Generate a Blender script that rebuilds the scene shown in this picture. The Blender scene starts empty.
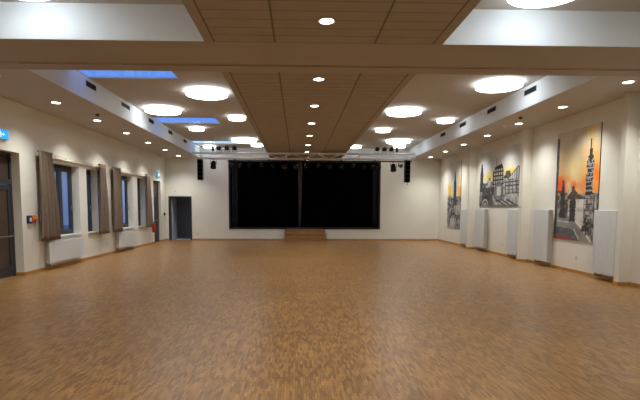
import bpy, bmesh, math, random
from mathutils import Vector, Matrix
random.seed(7)
PI = math.pi
sc = bpy.context.scene
C = sc.collection

# ------------------------------------------------------------------ room measures (metres)
XL, XR, D, Y0 = -6.37, 6.92, 23.46, -5.0
ZS, ZB, ZT = 3.95, 4.45, 4.49          # soffit, bay ceiling, top of construction
BL, SL, SR, BR = -4.66, -1.33, 2.08, 5.38
YB1, YB2, YE = 7.09, 8.62, 23.46
RX = -6.62                             # plane of the left windows and doors

def lin(c):
    return tuple(((v/255/12.92) if v/255 <= 0.04045 else ((v/255+0.055)/1.055)**2.4) for v in c)

# ------------------------------------------------------------------ materials
def new_mat(name):
    m = bpy.data.materials.new(name); m.use_nodes = True
    nt = m.node_tree
    return m, nt, nt.nodes['Principled BSDF']

def N(nt, typ, **kw):
    n = nt.nodes.new(typ)
    for k, v in kw.items(): setattr(n, k, v)
    return n

def mat(name, rgb, rough=0.6, metal=0.0, noise=0.05, scale=8.0, bump=0.0, spec=0.5, coat=0.0):
    m, nt, b = new_mat(name)
    L = nt.links
    tc = N(nt, 'ShaderNodeTexCoord'); nz = N(nt, 'ShaderNodeTexNoise')
    nz.inputs['Scale'].default_value = scale; nz.inputs['Detail'].default_value = 4
    L.new(tc.outputs['Object'], nz.inputs['Vector'])
    r = N(nt, 'ShaderNodeValToRGB')
    c = lin(rgb)
    r.color_ramp.elements[0].position = 0.3; r.color_ramp.elements[1].position = 0.7
    r.color_ramp.elements[0].color = (*[v*(1-noise) for v in c], 1)
    r.color_ramp.elements[1].color = (*[min(1, v*(1+noise)) for v in c], 1)
    L.new(nz.outputs['Fac'], r.inputs['Fac']); L.new(r.outputs['Color'], b.inputs['Base Color'])
    b.inputs['Roughness'].default_value = rough; b.inputs['Metallic'].default_value = metal
    b.inputs['Specular IOR Level'].default_value = spec
    b.inputs['Coat Weight'].default_value = coat
    if bump:
        bp = N(nt, 'ShaderNodeBump'); bp.inputs['Strength'].default_value = bump
        bp.inputs['Distance'].default_value = 0.01
        n2 = N(nt, 'ShaderNodeTexNoise'); n2.inputs['Scale'].default_value = scale*20
        L.new(tc.outputs['Object'], n2.inputs['Vector'])
        L.new(n2.outputs['Fac'], bp.inputs['Height']); L.new(bp.outputs['Normal'], b.inputs['Normal'])
    return m

def emis(name, rgb, strength):
    m, nt, b = new_mat(name)
    b.inputs['Base Color'].default_value = (*lin(rgb), 1)
    b.inputs['Emission Color'].default_value = (*lin(rgb), 1)
    b.inputs['Emission Strength'].default_value = strength
    b.inputs['Roughness'].default_value = 0.6
    return m

M = {}
M['wall'] = mat('painted_plaster', (229, 227, 215), 0.8, noise=0.02, scale=1.2, bump=0.05)
M['ceil'] = mat('ceiling_paint', (194, 190, 182), 0.85, noise=0.02, scale=1.0)
M['soffit'] = mat('soffit_paint', (192, 187, 180), 0.85, noise=0.02, scale=1.0)
M['beam'] = mat('beam_board', (170, 160, 146), 0.7, noise=0.04, scale=0.7)
M['upstand'] = mat('white_upstand_paint', (226, 234, 239), 0.8, noise=0.015, scale=1.0)
M['white'] = mat('white_enamel', (226, 226, 220), 0.35, noise=0.01)
M['radiator'] = mat('radiator_enamel', (216, 221, 221), 0.4, noise=0.01)
M['radiator_side_shade'] = mat('shaded_side_enamel', (176, 170, 156), 0.5, noise=0.03)  # radiator enamel darkened to beige: shade on the side covers put into the colour
M['white_in'] = mat('white_grille', (196, 192, 182), 0.5, noise=0.03)
M['dark'] = mat('black_metal', (16, 16, 18), 0.45, noise=0.1)
M['grey_dark'] = mat('anthracite_frame', (50, 52, 58), 0.45, noise=0.06)
M['door'] = mat('brown_door_panel', (74, 58, 50), 0.45, noise=0.12, scale=3)
M['black_cloth'] = mat('black_stage_cloth', (5, 5, 5), 0.95, noise=0.1, spec=0.05)
M['grey_cloth'] = mat('grey_stage_cloth', (126, 130, 138), 0.95, noise=0.1, spec=0.05)
M['side_cloth'] = mat('charcoal_stage_cloth', (52, 52, 55), 0.95, noise=0.1, spec=0.05)
M['alu'] = mat('aluminium_tube', (232, 232, 234), 0.42, metal=0.35, noise=0.04)
M['steel'] = mat('brushed_steel', (150, 150, 150), 0.35, metal=0.9, noise=0.05)
M['red'] = mat('red_enamel', (176, 22, 20), 0.35, noise=0.04)
M['blue'] = mat('blue_plastic', (22, 40, 92), 0.4, noise=0.04)
M['orange'] = mat('orange_plastic', (226, 112, 30), 0.4, noise=0.04)
M['rail'] = mat('cream_rail', (222, 212, 188), 0.5, noise=0.04)
M['brown_cloth'] = mat('taupe_curtain_cloth', (128, 112, 98), 0.95, noise=0.08, scale=20, spec=0.1)
M['slot'] = mat('dark_slot', (46, 36, 30), 0.8, noise=0.2)
M['lip'] = mat('track_lip', (176, 156, 134), 0.5, noise=0.06)
M['grille_dark'] = mat('vent_black', (26, 24, 22), 0.8)  # near-black colour of the vent backing and slats
M['leaf'] = mat('hedge_leaf', (60, 78, 52), 0.9, noise=0.4, scale=4)
M['render'] = mat('pale_render', (212, 208, 200), 0.9, noise=0.05)
M['ground'] = mat('asphalt', (120, 120, 124), 0.95, noise=0.2)
M['corridor'] = mat('corridor_paint', (176, 182, 198), 0.8, noise=0.05)
M['canvas_edge'] = mat('canvas_edge', (60, 54, 50), 0.8, noise=0.2)
M['lens'] = mat('spot_lens', (34, 36, 42), 0.2, noise=0.1)
M['matt_black'] = mat('matt_black_paint', (9, 9, 10), 0.75, noise=0.1, spec=.2)
M['drum'] = emis('lamp_diffuser', (243, 250, 255), 5.6)
M['drum_side'] = emis('lamp_side_band', (243, 250, 255), 6.5)
M['bulb'] = emis('downlight_lens', (252, 252, 252), 9.0)
M['sign'] = emis('exit_sign_blue', (20, 150, 245), 0.95)
M['sign_dark'] = emis('exit_sign_deep_blue', (20, 90, 190), 0.6)
M['sign_white'] = emis('exit_sign_white', (225, 245, 255), 0.95)

def glass_mat():
    m = bpy.data.materials.new('window_glass'); m.use_nodes = True
    nt = m.node_tree; nt.nodes.clear()
    o = N(nt, 'ShaderNodeOutputMaterial'); mx = N(nt, 'ShaderNodeMixShader')
    t = N(nt, 'ShaderNodeBsdfTransparent'); g = N(nt, 'ShaderNodeBsdfGlossy')
    mx.inputs[0].default_value = 0.05
    t.inputs['Color'].default_value = (0.94, 0.96, 0.98, 1)
    g.inputs['Roughness'].default_value = 0.03
    nt.links.new(t.outputs[0], mx.inputs[1])
    nt.links.new(g.outputs[0], mx.inputs[2]); nt.links.new(mx.outputs[0], o.inputs[0])
    return m
M['glass'] = glass_mat()

def math_node(nt, op, a, b=None, c=None):
    n = N(nt, 'ShaderNodeMath', operation=op)
    for i, v in enumerate((a, b, c)):
        if v is None: continue
        if isinstance(v, (int, float)): n.inputs[i].default_value = v
        else: nt.links.new(v, n.inputs[i])
    return n.outputs[0]

def panel_mat():
    """acoustic boards of the dropped centre strip: fine cross joints, two long joints, plain border"""
    m, nt, b = new_mat('acoustic_panel'); L = nt.links
    tc = N(nt, 'ShaderNodeTexCoord'); sp = N(nt, 'ShaderNodeSeparateXYZ')
    L.new(tc.outputs['Object'], sp.inputs[0]); X, Y = sp.outputs[0], sp.outputs[1]
    md = math_node(nt, 'FRACT', math_node(nt, 'DIVIDE', math_node(nt, 'ADD', Y, 10.0), 0.28))
    cross = math_node(nt, 'LESS_THAN', md, 0.09)
    inside = math_node(nt, 'LESS_THAN', math_node(nt, 'ABSOLUTE', math_node(nt, 'SUBTRACT', X, 0.375)), 1.565)
    cross = math_node(nt, 'MULTIPLY', math_node(nt, 'MULTIPLY', cross, inside), 0.55)
    js = None
    for x0, w in ((-1.19, .012), (-.33, .014), (1.10, .014), (1.94, .012)):
        j = math_node(nt, 'LESS_THAN', math_node(nt, 'ABSOLUTE', math_node(nt, 'SUBTRACT', X, x0)), w)
        js = j if js is None else math_node(nt, 'MAXIMUM', js, j)
    g = math_node(nt, 'MAXIMUM', cross, js)
    nz = N(nt, 'ShaderNodeTexNoise'); nz.inputs['Scale'].default_value = 3.0
    L.new(tc.outputs['Object'], nz.inputs['Vector'])
    r = N(nt, 'ShaderNodeValToRGB'); r.color_ramp.elements[0].position = .3; r.color_ramp.elements[1].position = .7
    r.color_ramp.elements[0].color = (*lin((160, 150, 136)), 1); r.color_ramp.elements[1].color = (*lin((168, 158, 143)), 1)
    L.new(nz.outputs['Fac'], r.inputs['Fac'])
    mx = N(nt, 'ShaderNodeMix', data_type='RGBA')
    L.new(g, mx.inputs[0]); L.new(r.outputs['Color'], mx.inputs[6]); mx.inputs[7].default_value = (*lin((112, 100, 84)), 1)
    L.new(mx.outputs[2], b.inputs['Base Color']); b.inputs['Roughness'].default_value = 0.8
    return m
M['panel'] = panel_mat()

def floor_mat():
    """mosaic parquet of short oak fingers"""
    m, nt, b = new_mat('mosaic_parquet'); L = nt.links
    tc = N(nt, 'ShaderNodeTexCoord')
    mp = N(nt, 'ShaderNodeMapping'); mp.inputs['Rotation'].default_value = (0, 0, PI/2)
    L.new(tc.outputs['Object'], mp.inputs['Vector'])
    def brick(wid, hgt, c1, c2, off=.5):
        br = N(nt, 'ShaderNodeTexBrick'); br.offset = off
        br.inputs['Scale'].default_value = 1.0
        br.inputs['Brick Width'].default_value = wid; br.inputs['Row Height'].default_value = hgt
        br.inputs['Mortar Size'].default_value = 0.0012; br.inputs['Bias'].default_value = 0.0
        br.inputs['Color1'].default_value = (*c1, 1); br.inputs['Color2'].default_value = (*c2, 1)
        br.inputs['Mortar'].default_value = (*[v*.72 for v in c1], 1)
        L.new(mp.outputs[0], br.inputs['Vector']); return br
    b1 = brick(0.12, 0.024, lin((128, 92, 52)), lin((174, 131, 78)))
    wv = N(nt, 'ShaderNodeTexNoise'); wv.inputs['Scale'].default_value = 0.9; wv.inputs['Detail'].default_value = 2
    L.new(tc.outputs['Object'], wv.inputs['Vector'])
    # squares of five fingers, slightly different from one to the next
    sq = brick(0.12, 0.12, (0.90, 0.90, 0.90), (1.06, 1.05, 1.03), 0.0)
    mul = N(nt, 'ShaderNodeMix', data_type='RGBA', blend_type='MULTIPLY'); mul.inputs[0].default_value = 1
    L.new(b1.outputs['Color'], mul.inputs[6]); L.new(sq.outputs['Color'], mul.inputs[7])
    rp = N(nt, 'ShaderNodeValToRGB'); rp.color_ramp.elements[0].position = .3; rp.color_ramp.elements[1].position = .7
    rp.color_ramp.elements[0].color = (0.86, 0.86, 0.86, 1); rp.color_ramp.elements[1].color = (1.08, 1.06, 1.02, 1)
    L.new(wv.outputs['Fac'], rp.inputs['Fac'])
    mu2 = N(nt, 'ShaderNodeMix', data_type='RGBA', blend_type='MULTIPLY'); mu2.inputs[0].default_value = 1
    L.new(mul.outputs[2], mu2.inputs[6]); L.new(rp.outputs['Color'], mu2.inputs[7])
    L.new(mu2.outputs[2], b.inputs['Base Color'])
    rr = N(nt, 'ShaderNodeMapRange'); rr.inputs[3].default_value = .30; rr.inputs[4].default_value = .37
    L.new(wv.outputs['Fac'], rr.inputs[0]); L.new(rr.outputs[0], b.inputs['Roughness'])
    b.inputs['Specular IOR Level'].default_value = 0.45
    bp = N(nt, 'ShaderNodeBump'); bp.inputs['Strength'].default_value = .15; bp.inputs['Distance'].default_value = .002
    L.new(b1.outputs['Fac'], bp.inputs['Height']); L.new(bp.outputs['Normal'], b.inputs['Normal'])
    return m
M['floor'] = floor_mat()

def wood_mat(name, c1, c2, scale=(2, 12, 12), rough=.5):
    m, nt, b = new_mat(name); L = nt.links
    tc = N(nt, 'ShaderNodeTexCoord'); mp = N(nt, 'ShaderNodeMapping'); mp.inputs['Scale'].default_value = scale
    nz = N(nt, 'ShaderNodeTexNoise'); nz.inputs['Scale'].default_value = 2; nz.inputs['Detail'].default_value = 5
    L.new(tc.outputs['Object'], mp.inputs[0]); L.new(mp.outputs[0], nz.inputs['Vector'])
    r = N(nt, 'ShaderNodeValToRGB'); r.color_ramp.elements[0].position = .35; r.color_ramp.elements[1].position = .65
    r.color_ramp.elements[0].color = (*lin(c1), 1); r.color_ramp.elements[1].color = (*lin(c2), 1)
    L.new(nz.outputs['Fac'], r.inputs['Fac']); L.new(r.outputs['Color'], b.inputs['Base Color'])
    b.inputs['Roughness'].default_value = rough
    return m
M['skirting'] = wood_mat('oak_skirting', (176, 124, 62), (196, 144, 80))
M['step_wood'] = wood_mat('brown_step_wood', (136, 98, 58), (156, 116, 72))

# ------------------------------------------------------------------ mesh helpers
def B(): return bmesh.new()

def box(bm, x0, x1, y0, y1, z0, z1):
    if x0 > x1: x0, x1 = x1, x0
    if y0 > y1: y0, y1 = y1, y0
    v = [bm.verts.new(p) for p in ((x0,y0,z0),(x1,y0,z0),(x1,y1,z0),(x0,y1,z0),(x0,y0,z1),(x1,y0,z1),(x1,y1,z1),(x0,y1,z1))]
    for f in ((3,2,1,0),(4,5,6,7),(0,1,5,4),(1,2,6,5),(2,3,7,6),(3,0,4,7)): bm.faces.new([v[i] for i in f])
    return bm

def bx(*a): return box(B(), *a)

def tube(bm, p0, p1, r0, r1=None, seg=12):
    p0, p1 = Vector(p0), Vector(p1); r1 = r0 if r1 is None else r1
    d = (p1-p0).normalized(); a = d.orthogonal().normalized(); b = d.cross(a)
    rings = []
    for p, r in ((p0, r0), (p1, r1)):
        rings.append([bm.verts.new(p + (a*math.cos(2*PI*i/seg) + b*math.sin(2*PI*i/seg))*r) for i in range(seg)])
    for i in range(seg):
        j = (i+1) % seg; bm.faces.new((rings[0][i], rings[0][j], rings[1][j], rings[1][i]))
    bm.faces.new(rings[0][::-1]); bm.faces.new(rings[1])
    return bm

def lathe(bm, prof, o=(0,0,0), ax='z', seg=32):
    """profile of (radius, height) revolved about an axis through o"""
    o = Vector(o); rings = []
    for r, hgt in prof:
        ring = []
        for i in range(seg):
            a = 2*PI*i/seg; u, v = r*math.cos(a), r*math.sin(a)
            p = {'z': (u, v, hgt), 'y': (u, hgt, v), 'x': (hgt, u, v)}[ax]
            ring.append(bm.verts.new(o+Vector(p)))
        rings.append(ring)
    for k in range(len(rings)-1):
        for i in range(seg):
            j = (i+1) % seg; bm.faces.new((rings[k][i], rings[k][j], rings[k+1][j], rings[k+1][i]))
    bm.faces.new(rings[0][::-1]); bm.faces.new(rings[-1])
    return bm

def obj(name, bm, m, parent=None, bevel=0, smooth=False):
    bmesh.ops.recalc_face_normals(bm, faces=bm.faces)
    me = bpy.data.meshes.new(name); bm.to_mesh(me); bm.free()
    if smooth:
        for p in me.polygons: p.use_smooth = True
    me.materials.append(m)
    o = bpy.data.objects.new(name, me); C.objects.link(o)
    if parent: o.parent = parent
    if bevel:
        bv = o.modifiers.new('bevel', 'BEVEL'); bv.width = bevel; bv.segments = 3; bv.limit_method = 'ANGLE'
    if smooth:
        try: me.set_sharp_from_angle(angle=math.radians(40))
        except Exception: pass
    return o

def tag(o, label, cat, group=None, kind=None):
    o['label'] = label; o['category'] = cat
    if group: o['group'] = group
    if kind: o['kind'] = kind
    return o

def thing(name, label, cat, loc=(0,0,0), rz=0, group=None):
    o = bpy.data.objects.new(name, None); C.objects.link(o)
    o.location = loc; o.rotation_euler = (0, 0, rz); o.empty_display_size = .1
    return tag(o, label, cat, group)

def struct(name, bm, m, parent=None, label=None, cat=None):
    o = obj(name, bm, m, parent)
    if parent is None:
        o['kind'] = 'structure'
        if label: o['label'] = label
        if cat: o['category'] = cat
    return o

def dup(root, loc, rz, label):
    r = root.copy(); C.objects.link(r); r.location = loc; r.rotation_euler = (0, 0, rz); r['label'] = label
    def kids(src, dst):
        for ch in list(src.children):
            c = ch.copy(); C.objects.link(c); c.parent = dst; kids(ch, c)
    kids(root, r)
    return r

# ------------------------------------------------------------------ shell
struct('floor', bx(XL-.4, XR+.2, Y0-.2, D+.2, -.12, 0), M['floor'], label='brown mosaic parquet floor of the hall', cat='floor')

doorL = [(9.2, 11.3, 0, 2.82), (21.5, 22.62, 0, 2.78)]
winL = [(12.45, 14.28, .80, 2.75), (14.77, 15.56, .80, 2.75), (17.1, 18.85, .80, 2.76), (19.37, 20.32, .80, 2.77)]
bm = B(); y = Y0
for (a, b_, z0, z1) in sorted(doorL+winL):
    box(bm, RX-.06, XL, y, a, 0, ZT)
    if z0 > 0: box(bm, RX-.06, XL, a, b_, 0, z0)
    box(bm, RX-.06, XL, a, b_, z1, ZT); y = b_
box(bm, RX-.06, XL, y, D+.2, 0, ZT)
struct('wall_left', bm, M['wall'], label='cream left wall with deep window recesses', cat='wall')

bm = bx(XR, XR+.25, Y0, D+.2, 0, ZT)
for yp, dp in ((5.25, .15), (9.7, .15), (14.15, .22), (18.6, .2)):
    box(bm, 6.66, XR, yp, yp+dp, 0, ZS)
struct('wall_right', bm, M['wall'], label='cream right wall with shallow pilasters', cat='wall')

bm = B()
DX0, DX1, DZ = -6.19, -5.18, 2.08
SX0, SX1, SZ0, SZ1 = -3.32, 4.0, .6, 3.84
box(bm, XL, DX0, D, D+.2, 0, ZT); box(bm, DX0, DX1, D, D+.2, DZ, ZT)
box(bm, DX1, SX0, D, D+.2, 0, ZT); box(bm, SX0, SX1, D, D+.2, 0, SZ0); box(bm, SX0, SX1, D, D+.2, SZ1, ZT)
box(bm, SX1, XR, D, D+.2, 0, ZT)
struct('wall_back', bm, M['wall'], label='cream end wall around the stage opening', cat='wall')
struct('wall_front', bx(XL, XR, Y0-.2, Y0, 0, ZT), M['wall'], label='cream wall behind the viewer', cat='wall')

# ceiling: side soffits, centre strip, cross beam, end slab, bay slabs with roof-light slots
for (ya, yb) in ((Y0, YB1), (YB2, YE)):
    for (xa, xb) in ((XL, BL), (BR, XR)):
        struct('ceiling', bx(xa, xb, ya, yb, ZS, ZT), M['soffit'], label='low side soffit with downlights', cat='ceiling')
    struct('ceiling', bx(SL, SR, ya, yb, ZS, ZT), M['panel'], label='dropped centre strip of brown acoustic boards', cat='ceiling')
struct('ceiling', bx(XL, XR, YB1+.012, YB2, ZS, ZT), M['beam'], label='wide brown cross beam under the ceiling', cat='ceiling')
# white plaster faces of the recessed bays
UP = .012
for (xa, xb) in ((BL, SL), (SR, BR)):
    struct('trim_1', bx(xa, xb, YB1, YB1+UP, ZS+.004, ZB), M['upstand'], label='white end face of ceiling bay', cat='trim')
    struct('trim_2', bx(xa, xb, YE-UP, YE, ZS+.004, ZB), M['upstand'], label='white end face of ceiling bay', cat='trim')
for (ya, yb) in ((Y0, YB1), (YB2, YE-UP)):
    struct('trim_3', bx(BL, BL+UP, ya, yb, ZS+.002, ZB), M['upstand'], label='white side face of left ceiling bay', cat='trim')
    struct('trim_4', bx(BR-UP, BR, ya, yb, ZS+.002, ZB), M['upstand'], label='white side face of right ceiling bay', cat='trim')
SLOTS = [(10.1, 11.08), (15.75, 16.83), (21.2, 22.22)]
SLX = (BL+UP, -2.65)
bm = B(); y = YB2
for a, b_ in SLOTS:
    box(bm, BL, SL, y, a, ZB, ZB+.04); box(bm, SLX[1], SL, a, b_, ZB, ZB+.04); y = b_
box(bm, BL, SL, y, YE, ZB, ZB+.04)
struct('ceiling', bm, M['ceil'], label='recessed left ceiling bay with roof light slots', cat='ceiling')
struct('ceiling', bx(SR, BR, YB2, YE, ZB, ZB+.04), M['ceil'], label='recessed right ceiling bay', cat='ceiling')
for (xa, xb) in ((BL, SL), (SR, BR)):
    struct('ceiling', bx(xa, xb, Y0, YB1, ZB, ZB+.04), M['ceil'], label='recessed near ceiling bay', cat='ceiling')
for i, (a, b_) in enumerate(SLOTS):
    w = struct('window_%d' % (i+5), bx(SLX[0], SLX[1], a, b_, ZB+.022, ZB+.03), M['glass'], label='narrow roof light slot showing blue dusk sky', cat='window')
    fr = B(); t = .02
    box(fr, SLX[0], SLX[0]+t, a, b_, ZB+.004, ZB+.022); box(fr, SLX[1]-t, SLX[1], a, b_, ZB+.004, ZB+.022)
    box(fr, SLX[0], SLX[1], a, a+t, ZB+.004, ZB+.022); box(fr, SLX[0], SLX[1], b_-t, b_, ZB+.004, ZB+.022)
    obj('window_frame', fr, M['white'], w)

# skirtings
H, T = .075, .022
bm = B(); y = Y0
for a, b_, *_ in doorL:
    box(bm, XL, XL+T, y, a, 0, H)
    box(bm, XL-.33, XL, b_-T, b_, 0, H)          # returns into the reveal
    y = b_
box(bm, XL, XL+T, y, D, 0, H)
struct('baseboard_left', bm, M['skirting'], label='oak skirting along the left wall', cat='baseboard')
bm = B(); y = Y0
for yp, dp in ((5.25, .15), (9.7, .15), (14.15, .22), (18.6, .2)):
    box(bm, XR-T, XR, y, yp, 0, H); box(bm, 6.66-T, XR, yp-T, yp, 0, H)
    box(bm, 6.66-T, 6.66, yp, yp+dp, 0, H); box(bm, 6.66-T, XR, yp+dp, yp+dp+T, 0, H); y = yp+dp
box(bm, XR-T, XR, y, D, 0, H)
struct('baseboard_right', bm, M['skirting'], label='oak skirting along the right wall', cat='baseboard')
bm = B()
for a, b_ in ((XL, DX0-.06), (DX1+.06, -.64), (1.34, XR)): box(bm, a, b_, D-T, D, 0, H)
struct('baseboard_back', bm, M['skirting'], label='oak skirting along the stage wall', cat='baseboard')

# ------------------------------------------------------------------ partition track on the beam
t = thing('partition_track', 'long slotted track for a folding partition set in the cross beam', 'track', (0, 8.22, ZS))
obj('lip', bx(XL+.02, XR-.02, -.045, -.018, -.010, -.001), M['lip'], t)
obj('lip', bx(XL+.02, XR-.02, .018, .045, -.010, -.001), M['lip'], t)
bm = B()
for a, b_ in ((-4.6, -4.0), (-3.8, -3.2), (-2.9, 3.6), (3.9, 4.6), (5.0, 5.9)): box(bm, a, b_, -.018, .018, -.006, -.001)
obj('slot', bm, M['slot'], t)

# ------------------------------------------------------------------ windows
def window(n, y0, y1, z0, z1, mull):
    w = bpy.data.objects.new('window_%d' % n, None); C.objects.link(w); w['kind'] = 'structure'
    w['category'] = 'window'
    w['label'] = ['nearest dark framed window between the two curtains on the left', 'narrow dark framed window beside the second curtain',
                  'dark framed window beside the third curtain', 'farthest narrow dark framed window on the left wall'][n-1]
    f, e = .085, .08
    xo, xi = RX-.03, RX+.04
    bm = B()
    box(bm, xo, xi, y0, y0+f, z0, z1); box(bm, xo, xi, y1-f, y1, z0, z1)
    box(bm, xo, xi, y0+f, y1-f, z0, z0+f); box(bm, xo, xi, y0+f, y1-f, z1-f, z1)
    obj('window_frame', bm, M['grey_dark'], w)
    cuts = [y0+f] + ([y0+(y1-y0)*.60] if mull else []) + [y1-f]
    for a, b_ in zip(cuts[:-1], cuts[1:]):
        bm = B(); xa, xb = RX-.015, RX+.065
        box(bm, xa, xb, a, a+e, z0+f, z1-f); box(bm, xa, xb, b_-e, b_, z0+f, z1-f)
        box(bm, xa, xb, a+e, b_-e, z0+f, z0+f+e); box(bm, xa, xb, a+e, b_-e, z1-f-e, z1-f)
        s = obj('sash', bm, M['grey_dark'], w)
        obj('pane', bx(RX+.01, RX+.022, a+e, b_-e, z0+f+e, z1-f-e), M['glass'], s)
    h = B(); box(h, RX+.065, RX+.085, y1-f-e+.01, y1-f-.01, 1.55, 1.62); box(h, RX+.085, RX+.1, y1-f-e+.012, y1-f-.012, 1.5, 1.61)
    obj('window_handle', h, M['steel'], w)
    obj('window_sill', bx(RX+.04, XL+.05, y0-.03 if 0 else y0+.002, y1-.002, z0+.001, z0+.028), M['white'], w, bevel=.005)
for i, (a, b_, z0, z1) in enumerate(winL): window(i+1, a, b_, z0, z1, i in (0, 2))

# curtain rails
for (a, b_, lb) in ((12.05, 15.9, 'cream curtain rail over the nearest pair of windows'), (16.55, 20.6, 'cream curtain rail over the farther pair of windows')):
    t = thing('curtain_rail', lb, 'curtain rail', (XL, a, 2.83), 0, 'curtain rails on the left wall')
    obj('rail_board', bx(.001, .045, 0, b_-a, .0, .11), M['rail'], t, bevel=.004)
    obj('track', bx(.045, .075, .05, b_-a-.05, .012, .03), M['white'], t)
    for k in range(7):
        yy = .25+(b_-a-.5)*k/6
        obj('bracket', bx(.045, .052, yy-.012, yy+.012, .03, .075), M['steel'], t)

def curtain(label, ty0, ty1, by0, by1, z0=.76, z1=2.94, folds=5, name='window_curtain', group='taupe curtains on the left wall'):
    yc = (by0+by1)/2
    t = thing(name, label, 'curtain', (XL+.155, yc, z0), 0, group)
    bm = B(); nu, nv = folds*10, 16; rows = []
    for j in range(nv+1):
        v = j/nv; z = (z1-z0)*v
        ease = v**1.4
        a = by0+(ty0-by0)*ease-yc; b_ = by1+(ty1-by1)*ease-yc
        amp = .065*(1-.25*v)
        rows.append([bm.verts.new((amp*math.sin(2*PI*folds*i/nu+.5*math.sin(3*v))+.008*math.sin(9*i/nu*3+4*v), a+(b_-a)*i/nu+.006*math.sin(5*v+i), z)) for i in range(nu+1)])
    for j in range(nv):
        for i in range(nu): bm.faces.new((rows[j][i], rows[j][i+1], rows[j+1][i+1], rows[j+1][i]))
    o = obj('curtain_panel', bm, M['brown_cloth'], t, smooth=False)
    for p in o.data.polygons: p.use_smooth = True
    s = o.modifiers.new('thick', 'SOLIDIFY'); s.thickness = .006
    obj('heading_tape', bx(-.05, .03, ty0-yc+.01, ty1-yc-.01, z1-z0-.03, z1-z0+.01), M['brown_cloth'], t)
    return t
curtain('nearest taupe curtain on the left wall, flaring at its foot', 11.86, 12.46, 11.80, 12.74)
curtain('second taupe curtain, hanging right of the narrow window', 15.40, 15.84, 15.24, 16.02, z0=.74, folds=4)
curtain('third taupe curtain, straight, left of the farther windows', 16.50, 17.14, 16.42, 17.20, z0=.74)
curtain('farthest taupe curtain, flaring above the red extinguisher', 20.06, 20.48, 19.97, 20.78, z0=.76, folds=4)

# ------------------------------------------------------------------ radiators
def radiator(label, group, L_, Hh, loc, rz, wallgap=.025, thick=.12):
    """built facing +X, length along Y from 0 to L_, z from 0; wall at x=0"""
    t = thing('radiator', label, 'radiator', loc, rz, group)
    f = B(); box(f, wallgap+thick-.02, wallgap+thick, 0, L_, 0, Hh)
    obj('front_panel', f, M['radiator'], t, bevel=.012)
    g = B(); n = max(6, int(L_/.1))
    for k in range(n):
        y = (k+.5)*L_/n; box(g, wallgap+thick, wallgap+thick+.004, y-.012, y+.012, .05, Hh-.05)
    obj('panel_rib', g, M['radiator'], t)
    obj('rear_panel', bx(wallgap, wallgap+.02, .02, L_-.02, .01, Hh-.02), M['white'], t, bevel=.006)
    for yy in (0.004, L_-.016): obj('side_cover', bx(wallgap*.6, wallgap+thick-.02, yy, yy+.012, .01, Hh-.01), M['radiator_side_shade'], t)
    g = B()
    for k in range(int(L_/.04)): box(g, wallgap+.02, wallgap+thick-.02, .02+k*.04, .035+k*.04, Hh-.022, Hh-.008)
    obj('top_grille', g, M['white_in'], t)
    for yy in (.12, L_-.12): obj('wall_bracket', bx(0.002, wallgap, yy-.02, yy+.02, Hh*.7, Hh-.08), M['white'], t)
    v = tube(B(), (wallgap+.06, .05, -.065), (wallgap+.06, .05, .0), .012); tube(v, (wallgap+.06, .1, -.065), (wallgap+.06, .1, .0), .012)
    tube(v, (0.002, .05, -.06), (wallgap+.07, .05, -.06), .012); tube(v, (0.002, .1, -.06), (wallgap+.07, .1, -.06), .012)
    obj('valve_pipe', v, M['steel'], t)
    return t
radiator('long low white radiator under the nearest window', 'low radiators on the left wall', 1.95, .55, (XL, 12.2, .165), 0)
radiator('long low white radiator under the farther windows', 'low radiators on the left wall', 1.84, .56, (XL, 16.87, .155), 0)
for y1, L_, lb in ((19.80, .78, 'farthest tall white radiator, right of the small steeple painting'),
                   (18.15, .92, 'tall white radiator at the far end below the half timbered houses painting'),
                   (15.3, .72, 'tall white radiator at the near end below the half timbered houses painting'),
                   (13.55, .78, 'tall white radiator left of the orange street painting'),
                   (10.76, .78, 'nearest tall white radiator, right of the orange street painting')):
    radiator(lb, 'tall radiators on the right wall', L_, 1.42, (XR, y1, .145), PI, wallgap=.07, thick=.11)

# ------------------------------------------------------------------ doors
d = bpy.data.objects.new('door_1', None); C.objects.link(d); d['kind'] = 'structure'; d['category'] = 'door'
d['label'] = 'dark glazed double door at the left edge in a deep reveal'
ya, yb, zt = 9.2, 11.3, 2.82
bm = B()
box(bm, RX-.03, RX+.06, ya, ya+.07, 0, zt); box(bm, RX-.03, RX+.06, yb-.07, yb, 0, zt)
box(bm, RX-.03, RX+.06, ya+.07, yb-.07, zt-.07, zt); box(bm, RX-.03, RX+.06, ya+.07, yb-.07, 2.1, 2.22)
obj('door_frame', bm, M['grey_dark'], d)
obj('transom_panel', bx(RX-.01, RX+.02, ya+.07, yb-.07, 2.22, zt-.07), M['door'], d)
ym = (ya+yb)/2
for a, b_ in ((ya+.075, ym-.004), (ym+.004, yb-.075)):
    s = .1; bm = B()
    box(bm, RX, RX+.05, a, a+s, .01, 2.09); box(bm, RX, RX+.05, b_-s, b_, .01, 2.09)
    box(bm, RX, RX+.05, a+s, b_-s, .01, .25); box(bm, RX, RX+.05, a+s, b_-s, 1.98, 2.09)
    lf = obj('door_leaf', bm, M['grey_dark'], d)
    obj('door_panel', bx(RX+.015, RX+.03, a+s, b_-s, .25, 1.98), M['door'], lf)
    hb = tube(B(), (RX+.11, a+.06, .93), (RX+.11, b_-.06, .93), .014)
    for yy in (a+.09, b_-.09): tube(hb, (RX+.05, yy, .93), (RX+.11, yy, .93), .012)
    obj('push_bar', hb, M['steel'], lf, smooth=True)

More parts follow.
